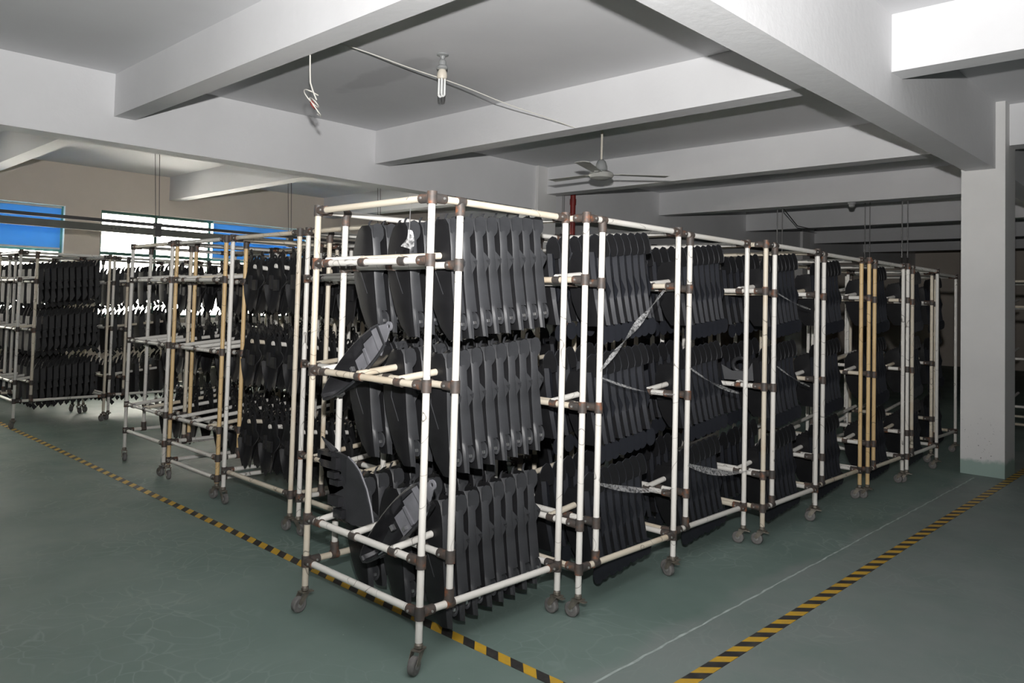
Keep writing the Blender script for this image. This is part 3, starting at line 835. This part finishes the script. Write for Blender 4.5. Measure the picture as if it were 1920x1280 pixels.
# ------------------------------------------------------------------ loose mouldings laid on the corner rack
def make_housing(label, a, b, x):
    """boat shaped lamp housing: a = ear end, b = low end (y, z) in the plane x."""
    A = Vector((x, *a)); B = Vector((x, *b)); L = (B - A).length
    u = (B - A).normalized(); n = Vector((-0.85, -0.42, 0.30)).normalized(); n = (n - u * n.dot(u)).normalized(); v = n.cross(u)
    Mx = Matrix((( u.x, v.x, n.x, A.x), (u.y, v.y, n.y, A.y), (u.z, v.z, n.z, A.z), (0, 0, 0, 1)))
    root = link('lamp_housing', None, label=label, cat='lamp housing', group='lamp housings lying in the corner rack')
    root.matrix_world = Mx
    hw = lambda t: 0.061 * (math.sin(math.pi * (0.08 + 0.92 * t) ** 0.75)) ** 0.6 + 0.012
    u0, u1 = 0.15 * L, L
    ring = []
    n_ = 22
    for k in range(n_ + 1):
        t = k / n_; ring.append((u0 + (u1 - u0) * t, hw(t)))
    outl = [(p, w) for p, w in ring] + [(p, -w) for p, w in reversed(ring)]
    def loop(sc, z): 
        cu = (u0 + u1) / 2
        return [(cu + (p - cu) * sc, w * sc, z) for p, w in outl]
    rows = [loop(1.06, .035), loop(1.0, .04), loop(.97, .03), loop(.93, -.01), loop(.80, -.045), loop(.45, -.058), loop(.1, -.06)]
    rows = [r + [r[0]] for r in rows]
    sh = MB().sheet(rows, .004)
    link('shell', sh.mesh('housing_shell', M_GLOSS, 40), root)
    rim = MB().tube(loop(1.03, .038) + [loop(1.03, .038)[0]], .006, 6)
    link('rim', rim.mesh('housing_rim', M_BLACK, 40), root)
    ins = MB().plate([(u0 + .05, -.055, .012), (u0 + .17, -.062, .006), (u0 + .19, .045, .0), (u0 + .08, .06, .008)], .012)
    ins.box((u0 + .17, -.04, -.03), (u0 + .185, .05, .012)); ins.box((u0 + .20, -.05, -.035), (u0 + .30, .05, -.02))
    link('reflector_panel', ins.mesh('reflector_panel', M_GREYPL, 30), root, label='mid grey inner panel')
    cl = MB().box((u0 + .32, -.03, -.02), (u0 + .335, -.005, .0)).box((u0 + .25, .02, -.02), (u0 + .268, .035, -.002)).box((L - .1, .03, -.01), (L - .075, .05, .012))
    link('clip', cl.mesh('housing_clip', M_CLIP), root, label='bright metal clip')
    # ear with a hole
    ear = MB(); hole = (0.02, 0.0, .04); ro, ri = .022, .010; m = 14
    vs_ = []; fs_ = []
    for z in (.036, .044):
        for r_ in (ro, ri):
            for k in range(m):
                q = 2 * math.pi * k / m
                vs_.append((hole[0] + r_ * math.cos(q), r_ * math.sin(q), z))
    for k in range(m):
        k2 = (k + 1) % m
        fs_ += [(k, k2, m + k2, m + k), (2 * m + k, 3 * m + k, 3 * m + k2, 2 * m + k2), (k, 2 * m + k, 2 * m + k2, k2), (m + k, m + k2, 3 * m + k2, 3 * m + k)]
    ear.add(vs_, fs_)
    ear.plate([(.03, -.02, .036), (.03, .02, .036), (u0 + .05, .075, .03), (u0 + .05, -.075, .03)], .008)
    link('mounting_ear', ear.mesh('mounting_ear', M_GREYPL, 40), root, label='grey ear with a round hole')
    return root
make_housing('black lamp housing lying tilted across the middle bars of the corner rack', (2.775, 1.40), (3.295, 1.03), 2.165)
make_housing('black lamp housing lying tilted across the lowest bars of the corner rack', (2.453, 0.763), (2.933, 0.338), 2.165)

# broad crescent moulding with a stepped edge, propped on the lowest bar
cp = [(3.106, .724), (3.052, .70), (3.007, .67), (2.952, .60), (2.915, .524), (2.895, .461), (2.968, .43), (3.044, .42), (3.097, .428), (3.135, .464), (3.163, .484), (3.227, .475), (3.239, .52),
      (3.141, .57), (3.219, .566), (3.221, .607), (3.146, .646), (3.237, .64), (3.335, .656), (3.345, .67), (3.30, .718), (3.243, .732), (3.178, .735)]
cr = link('crescent_cover', None, loc=(2.155, 3.05, 0.492), label='broad black crescent cover with a stepped edge propped on the lowest bars', cat='plastic cover')
mb = MB().plate([(0, y - 3.05, z - .455) for y, z in cp], .014)
link('shell', mb.mesh('cover_shell', M_BLACK, 30), cr)
ed = [(0, y - 3.05, z - .455) for y, z in cp[:6]]
link('edge_bead', MB().tube([(-.004, a[1], a[2]) for a in ed], .005, 6).mesh('edge_bead', M_GREYPL, 40), cr)
link('crease', MB().tube([(-.003, .06, .25), (-.004, -.01, .16), (-.003, -.045, .08), (-.003, -.05, .0)], .003, 5).mesh('crease', M_BLACK, 40), cr)
for (ya, yb, za, zb_) in ((.12, .25, .20, .255), (.10, .17, .125, .15), (.09, .18, .03, .075), (.06, .13, -.02, .02), (.13, .19, .155, .185), (.16, .28, .235, .275)):
    link('step_block', MB().box((-.03, ya, za), (.02, yb, zb_)).mesh('step_block', M_GLOSS), cr)
link('hook_tail', MB().tube([(.005, .18, .27), (.005, .24, .30), (.005, .30, .33)], [.018, .012, .004], 7).mesh('hook_tail', M_BLACK, 40), cr)

# ring bracket set aside on the third aisle rack
rb = link('ring_bracket', None, loc=(4.83, 2.50, 1.038), rot=(0, 0, .3), label='small black bracket with a round eye on the middle bars of the third aisle rack', cat='plastic bracket')
mb = MB(); 
mb.tube([(.0, .05 * math.cos(a), .10 + .045 * math.sin(a)) for a in [math.radians(q) for q in range(0, 361, 24)]], .014, 8)
link('eye', mb.mesh('eye', M_GLOSS, 40), rb)
link('foot', MB().plate([(-.01, -.09, .0), (-.01, .10, -.0), (-.01, .12, .10), (-.01, .05, .06), (-.01, -.05, .06), (-.01, -.08, .12)], .02).mesh('foot', M_BLACK, 30), rb)

# ------------------------------------------------------------------ stretch film straps
def film(label, a, b, w, sag, twist, loops=18):
    A = Vector(a); B = Vector(b); rows = []
    d = (B - A).normalized(); s = d.cross(Vector((0.7, 0.7, 0))).normalized(); up = s.cross(d)
    for i in range(loops + 1):
        t = i / loops
        p = A.lerp(B, t) + Vector((0, 0, -sag * 4 * t * (1 - t)))
        q = twist * t; wv = s * math.cos(q) + up * math.sin(q)
        ww = w * (0.35 + 0.65 * math.sin(math.pi * min(1, max(0, t)))) 
        rows.append([p - wv * ww / 2, p + up * .004 * math.sin(9 * t), p + wv * ww / 2])
    o = link('stretch_film_strap', MB().sheet(rows, .0008).mesh('stretch_film', M_FILM, 60), label=label, cat='film strap')
    return o
film('twisted clear film strap slanting across the rack behind the corner rack', (3.67, 2.36, 1.60), (3.09, 2.35, 1.18), 0.035, 0.0, 7)
film('thin clear film strap level across the middle tier of the rack behind the corner rack', (3.10, 2.345, 1.15), (3.80, 2.36, 1.02), 0.02, 0.02, 3)
film('thin clear film strap level across the bottom tier of the rack behind the corner rack', (3.10, 2.345, 0.63), (3.80, 2.36, 0.50), 0.035, 0.02, 2)
film('clear film strap sagging across the middle tier of the second aisle rack', (4.00, 2.39, 1.16), (4.55, 2.36, 0.98), 0.025, 0.02, 4)
film('clear film strap sagging across the bottom tier of the second aisle rack', (4.00, 2.39, 0.60), (4.70, 2.36, 0.48), 0.05, 0.03, 2)
film('clear film strap across the top tier of the third aisle rack', (4.92, 2.29, 1.62), (5.4, 2.27, 1.52), 0.02, 0.01, 3)
film('clear film strap across the middle tier of the third aisle rack', (4.92, 2.29, 1.14), (5.4, 2.27, .98), 0.02, 0.01, 3)
# wire hook and film tuft hung from the top rail of the corner rack
wh = link('wire_hook', None, loc=(2.085, 2.62, 1.935), label='thin wire hook with a wisp of film on the top bar of the corner rack', cat='hook')
link('wire', MB().tube([(-.02, 0, 0), (0, 0, .021), (.02, 0, 0), (.004, 0, -.03), (.0, 0, -.17)], .0022, 6).mesh('hook_wire', M_CLIP, 40), wh)
link('film_wisp', MB().sheet([[(-.012, -.01, -.13), (.0, .006, -.125), (.012, -.006, -.13)], [(-.022, -.014, -.17), (.0, .012, -.175), (.022, -.01, -.165)], [(-.035, .01, -.20), (.004, -.008, -.21), (.035, .008, -.195)]], .0008).mesh('film_wisp', M_FILM, 50), wh)

# ------------------------------------------------------------------ ceiling things
fan = link('ceiling_fan', None, loc=(6.59, 5.05, 2.90), label='three bladed ceiling fan on a thin rod', cat='ceiling fan')
link('rod', MB().tube([(0, 0, .10), (0, 0, ZC - 2.90 - .02)], .012, 12).mesh('fan_rod', M_FANROD, 40), fan)
link('canopy', MB().lathe([(.015, ZC - 2.90 - .09), (.05, ZC - 2.90 - .05), (.055, ZC - 2.90)], 18).mesh('fan_canopy', M_FANROD, 40), fan)
link('cup', MB().lathe([(.02, .17), (.045, .15), (.062, .10), (.066, .06), (.05, .045)], 20).mesh('fan_cup', M_SOCKET, 40), fan, label='grey bell cup over the motor')
link('motor', MB().lathe([(.04, .05), (.09, .042), (.128, .022), (.135, .0), (.118, -.028), (.06, -.045), (.01, -.05)], 28).mesh('fan_motor', M_FAN, 40), fan)
bl = MB()
rows = []
for i in range(8):
    t = i / 7; r_ = .15 + .58 * t; w = .050 + .022 * t
    rows.append([(r_, -w, -.004), (r_, -w * .3, .003), (r_, w * .3, .004), (r_ - .02 * t, w, .0)])
bl.sheet(rows, .004)
bl.box((.09, -.022, -.004), (.20, .022, .002))
BL = bl.mesh('fan_blade', M_FAN, 40)
for ang in (-42.0, 88.0, 202.0):
    link('blade', BL, fan, (0, 0, .012), (0, 0, math.radians(ang)))

bulb = link('ceiling_bulb', None, loc=(4.145, 4.84, ZC), label='unlit compact fluorescent bulb in a grey socket on the ceiling', cat='light bulb')
link('rose', MB().lathe([(.05, 0), (.05, -.008), (.022, -.018), (.015, -.04), (.028, -.055)], 18).mesh('bulb_rose', M_SOCKET, 40), bulb)
link('socket', MB().lathe([(.022, -.05), (.030, -.06), (.030, -.09), (.045, -.105), (.045, -.118), (.03, -.13)], 18).mesh('bulb_socket', M_SOCKET, 40), bulb)
link('base', MB().lathe([(.026, -.125), (.034, -.14), (.042, -.165), (.042, -.19), (.036, -.205)], 18).mesh('bulb_base', M_CFLBASE, 40), bulb)
tb = MB()
for q in range(4):
    a = math.pi / 4 + q * math.pi / 2
    c, s = math.cos(a) * .024, math.sin(a) * .024
    tb.tube([(c, s, -.20), (c, s, -.335)], .0085, 8)
for q in (0, 2):
    a = math.pi / 4 + q * math.pi / 2; a2 = a + math.pi / 2
    p0 = Vector((math.cos(a) * .024, math.sin(a) * .024, -.335)); p1 = Vector((math.cos(a2) * .024, math.sin(a2) * .024, -.335))
    tb.tube([p0, (p0 * .75 + p1 * .25) + Vector((0, 0, -.012)), (p0 + p1) / 2 + Vector((0, 0, -.016)), (p0 * .25 + p1 * .75) + Vector((0, 0, -.012)), p1], .0085, 8)
link('lamp_tube', tb.mesh('lamp_tube', M_CFL, 40), bulb)

pa, pb = Vector((2.775, 5.30, 3.53)), Vector((5.535, 4.56, 3.15))
pts = []
for i in range(25):
    t = i / 24
    p = pa.lerp(pb, t); p.z += 0.075 * 4 * t * (1 - t) * (1 - t); p.z = min(p.z, ZC - 0.012); p.y += .012 * math.sin(t * 19)
    pts.append(p)
link('slack_cable', MB().tube(pts, .0045, 6).mesh('slack_cable', M_CABLE, 40), label='thin pale cable slung between two ceiling beams past the bulb', cat='cable')

dw = link('dangling_wire', None, loc=(2.775, 4.61, 3.147), label='pale wire hanging from the beam with a tangled curl at its end', cat='wire')
w1 = [(0, 0, 0), (0, -.005, -.10), (.0, -.015, -.19), (.01, -.035, -.25), (.015, -.075, -.315)]
link('lead', MB().tube(w1, .005, 6).mesh('wire_lead', M_CABLE, 40), dw)
cu = []
for i in range(40):
    t = i / 39; a = t * 4 * math.pi
    cu.append((.01 + .06 * math.cos(a), -.045 + .075 * math.sin(a + .6) + .04 * math.sin(a * .5), -.26 - .13 * t + .05 * math.sin(a)))
link('curl', MB().tube(cu, .004, 6).mesh('wire_curl', M_CABLE, 40), dw)
link('red_core', MB().tube([(c[0] * .7, c[1] * .8 - .005, c[2] - .015) for c in cu[12:30]], .004, 6).mesh('red_core', M_REDWIRE, 40), dw, label='red inner core')

# rail of lamps hung by wires in the window bay
YR = 10.5
lr = link('hanging_rail', None, loc=(-3.0, YR, 2.33), label='long olive steel rail hung on wires before the windows', cat='rail')
link('channel', MB().box((0, -.03, -.045), (13.5, .03, .045)).mesh('rail_channel', M_RAIL), lr)
link('upper_bar', MB().box((0, -.02, .075), (13.5, .02, .115)).mesh('rail_upper', M_RAIL_D), lr)
for xx in (0.4, 3.0, 5.2, 7.15, 9.1, 10.75, 12.6):
    link('hanger', MB().tube([(xx - .09, 0, ZC - 2.33), (xx - .035, 0, .115)], .004, 5).mesh('hanger', M_WIRE), lr)
    link('hanger', MB().tube([(xx - .03, 0, ZC - 2.33), (xx + .01, 0, .115)], .004, 5).mesh('hanger', M_WIRE), lr)
    link('bracket', MB().box((xx - .05, -.036, -.06), (xx + .03, .036, .12)).mesh('rail_bracket', M_RAIL_D), lr)
# stencilled marks on the rail, too worn to read
mk = MB()
for i in range(7):
    if i == 3: continue
    xx = 6.55 + i * .045
    mk.box((xx, -.0312, -.012), (xx + .024, -.0302, .014))
link('stencil', mk.mesh('rail_stencil', M_RAIL_D), lr)

# pipes beside the far column
rp = link('fire_pipe', None, loc=(9.2, 7.58, 0), label='red vertical fire pipe beside the far concrete column', cat='pipe')
link('riser', MB().tube([(0, 0, 0), (0, 0, ZC)], .042, 16).mesh('pipe_riser', M_RED, 40), rp)
for z in (1.2, 2.4, 3.05):
    link('coupling', MB().tube([(0, 0, z), (0, 0, z + .09)], .05, 16).mesh('pipe_coupling', M_RED, 40), rp)
link('conduit_pipe', MB().tube([(9.02, 7.62, 0), (9.02, 7.62, ZC)], .02, 10).mesh('conduit', M_CONDUIT, 40), label='thin grey conduit next to the red fire pipe', cat='pipe')

# small fittings on the far beams
sd = link('smoke_detector', None, loc=(11.81, 4.36, ZX), label='small round detector under a far cross beam', cat='detector')
link('base', MB().lathe([(.06, 0), (.06, -.02), (.05, -.03)], 18).mesh('det_base', M_DET, 40), sd)
link('sensor', MB().lathe([(.045, -.03), (.04, -.06), (.02, -.075)], 18).mesh('det_sensor', M_DET, 40), sd)
for (hx, hy, z1) in ((12.4, 3.8, 2.35), (12.4, 5.75, 2.2), (14.0, 4.9, 2.3)):
    h = link('drop_conduit', None, loc=(hx, hy, ZC), label='pair of thin drop conduits hanging from the ceiling far down the hall', cat='conduit', group='drop conduits far down the hall')
    for o_ in (-.03, .03):
        link('conduit', MB().tube([(o_, -o_, 0), (o_, -o_, z1 - ZC)], .008, 6).mesh('drop', M_CONDUIT, 40), h)
link('slanting_cable', MB().tube([(12.0, 5.5, ZX), (13.2, 5.8, 3.0), (14.97, 6.2, 3.1)], .008, 6).mesh('slant_cable', M_WIRE, 40), label='slack dark cable between two far cross beams', cat='cable')
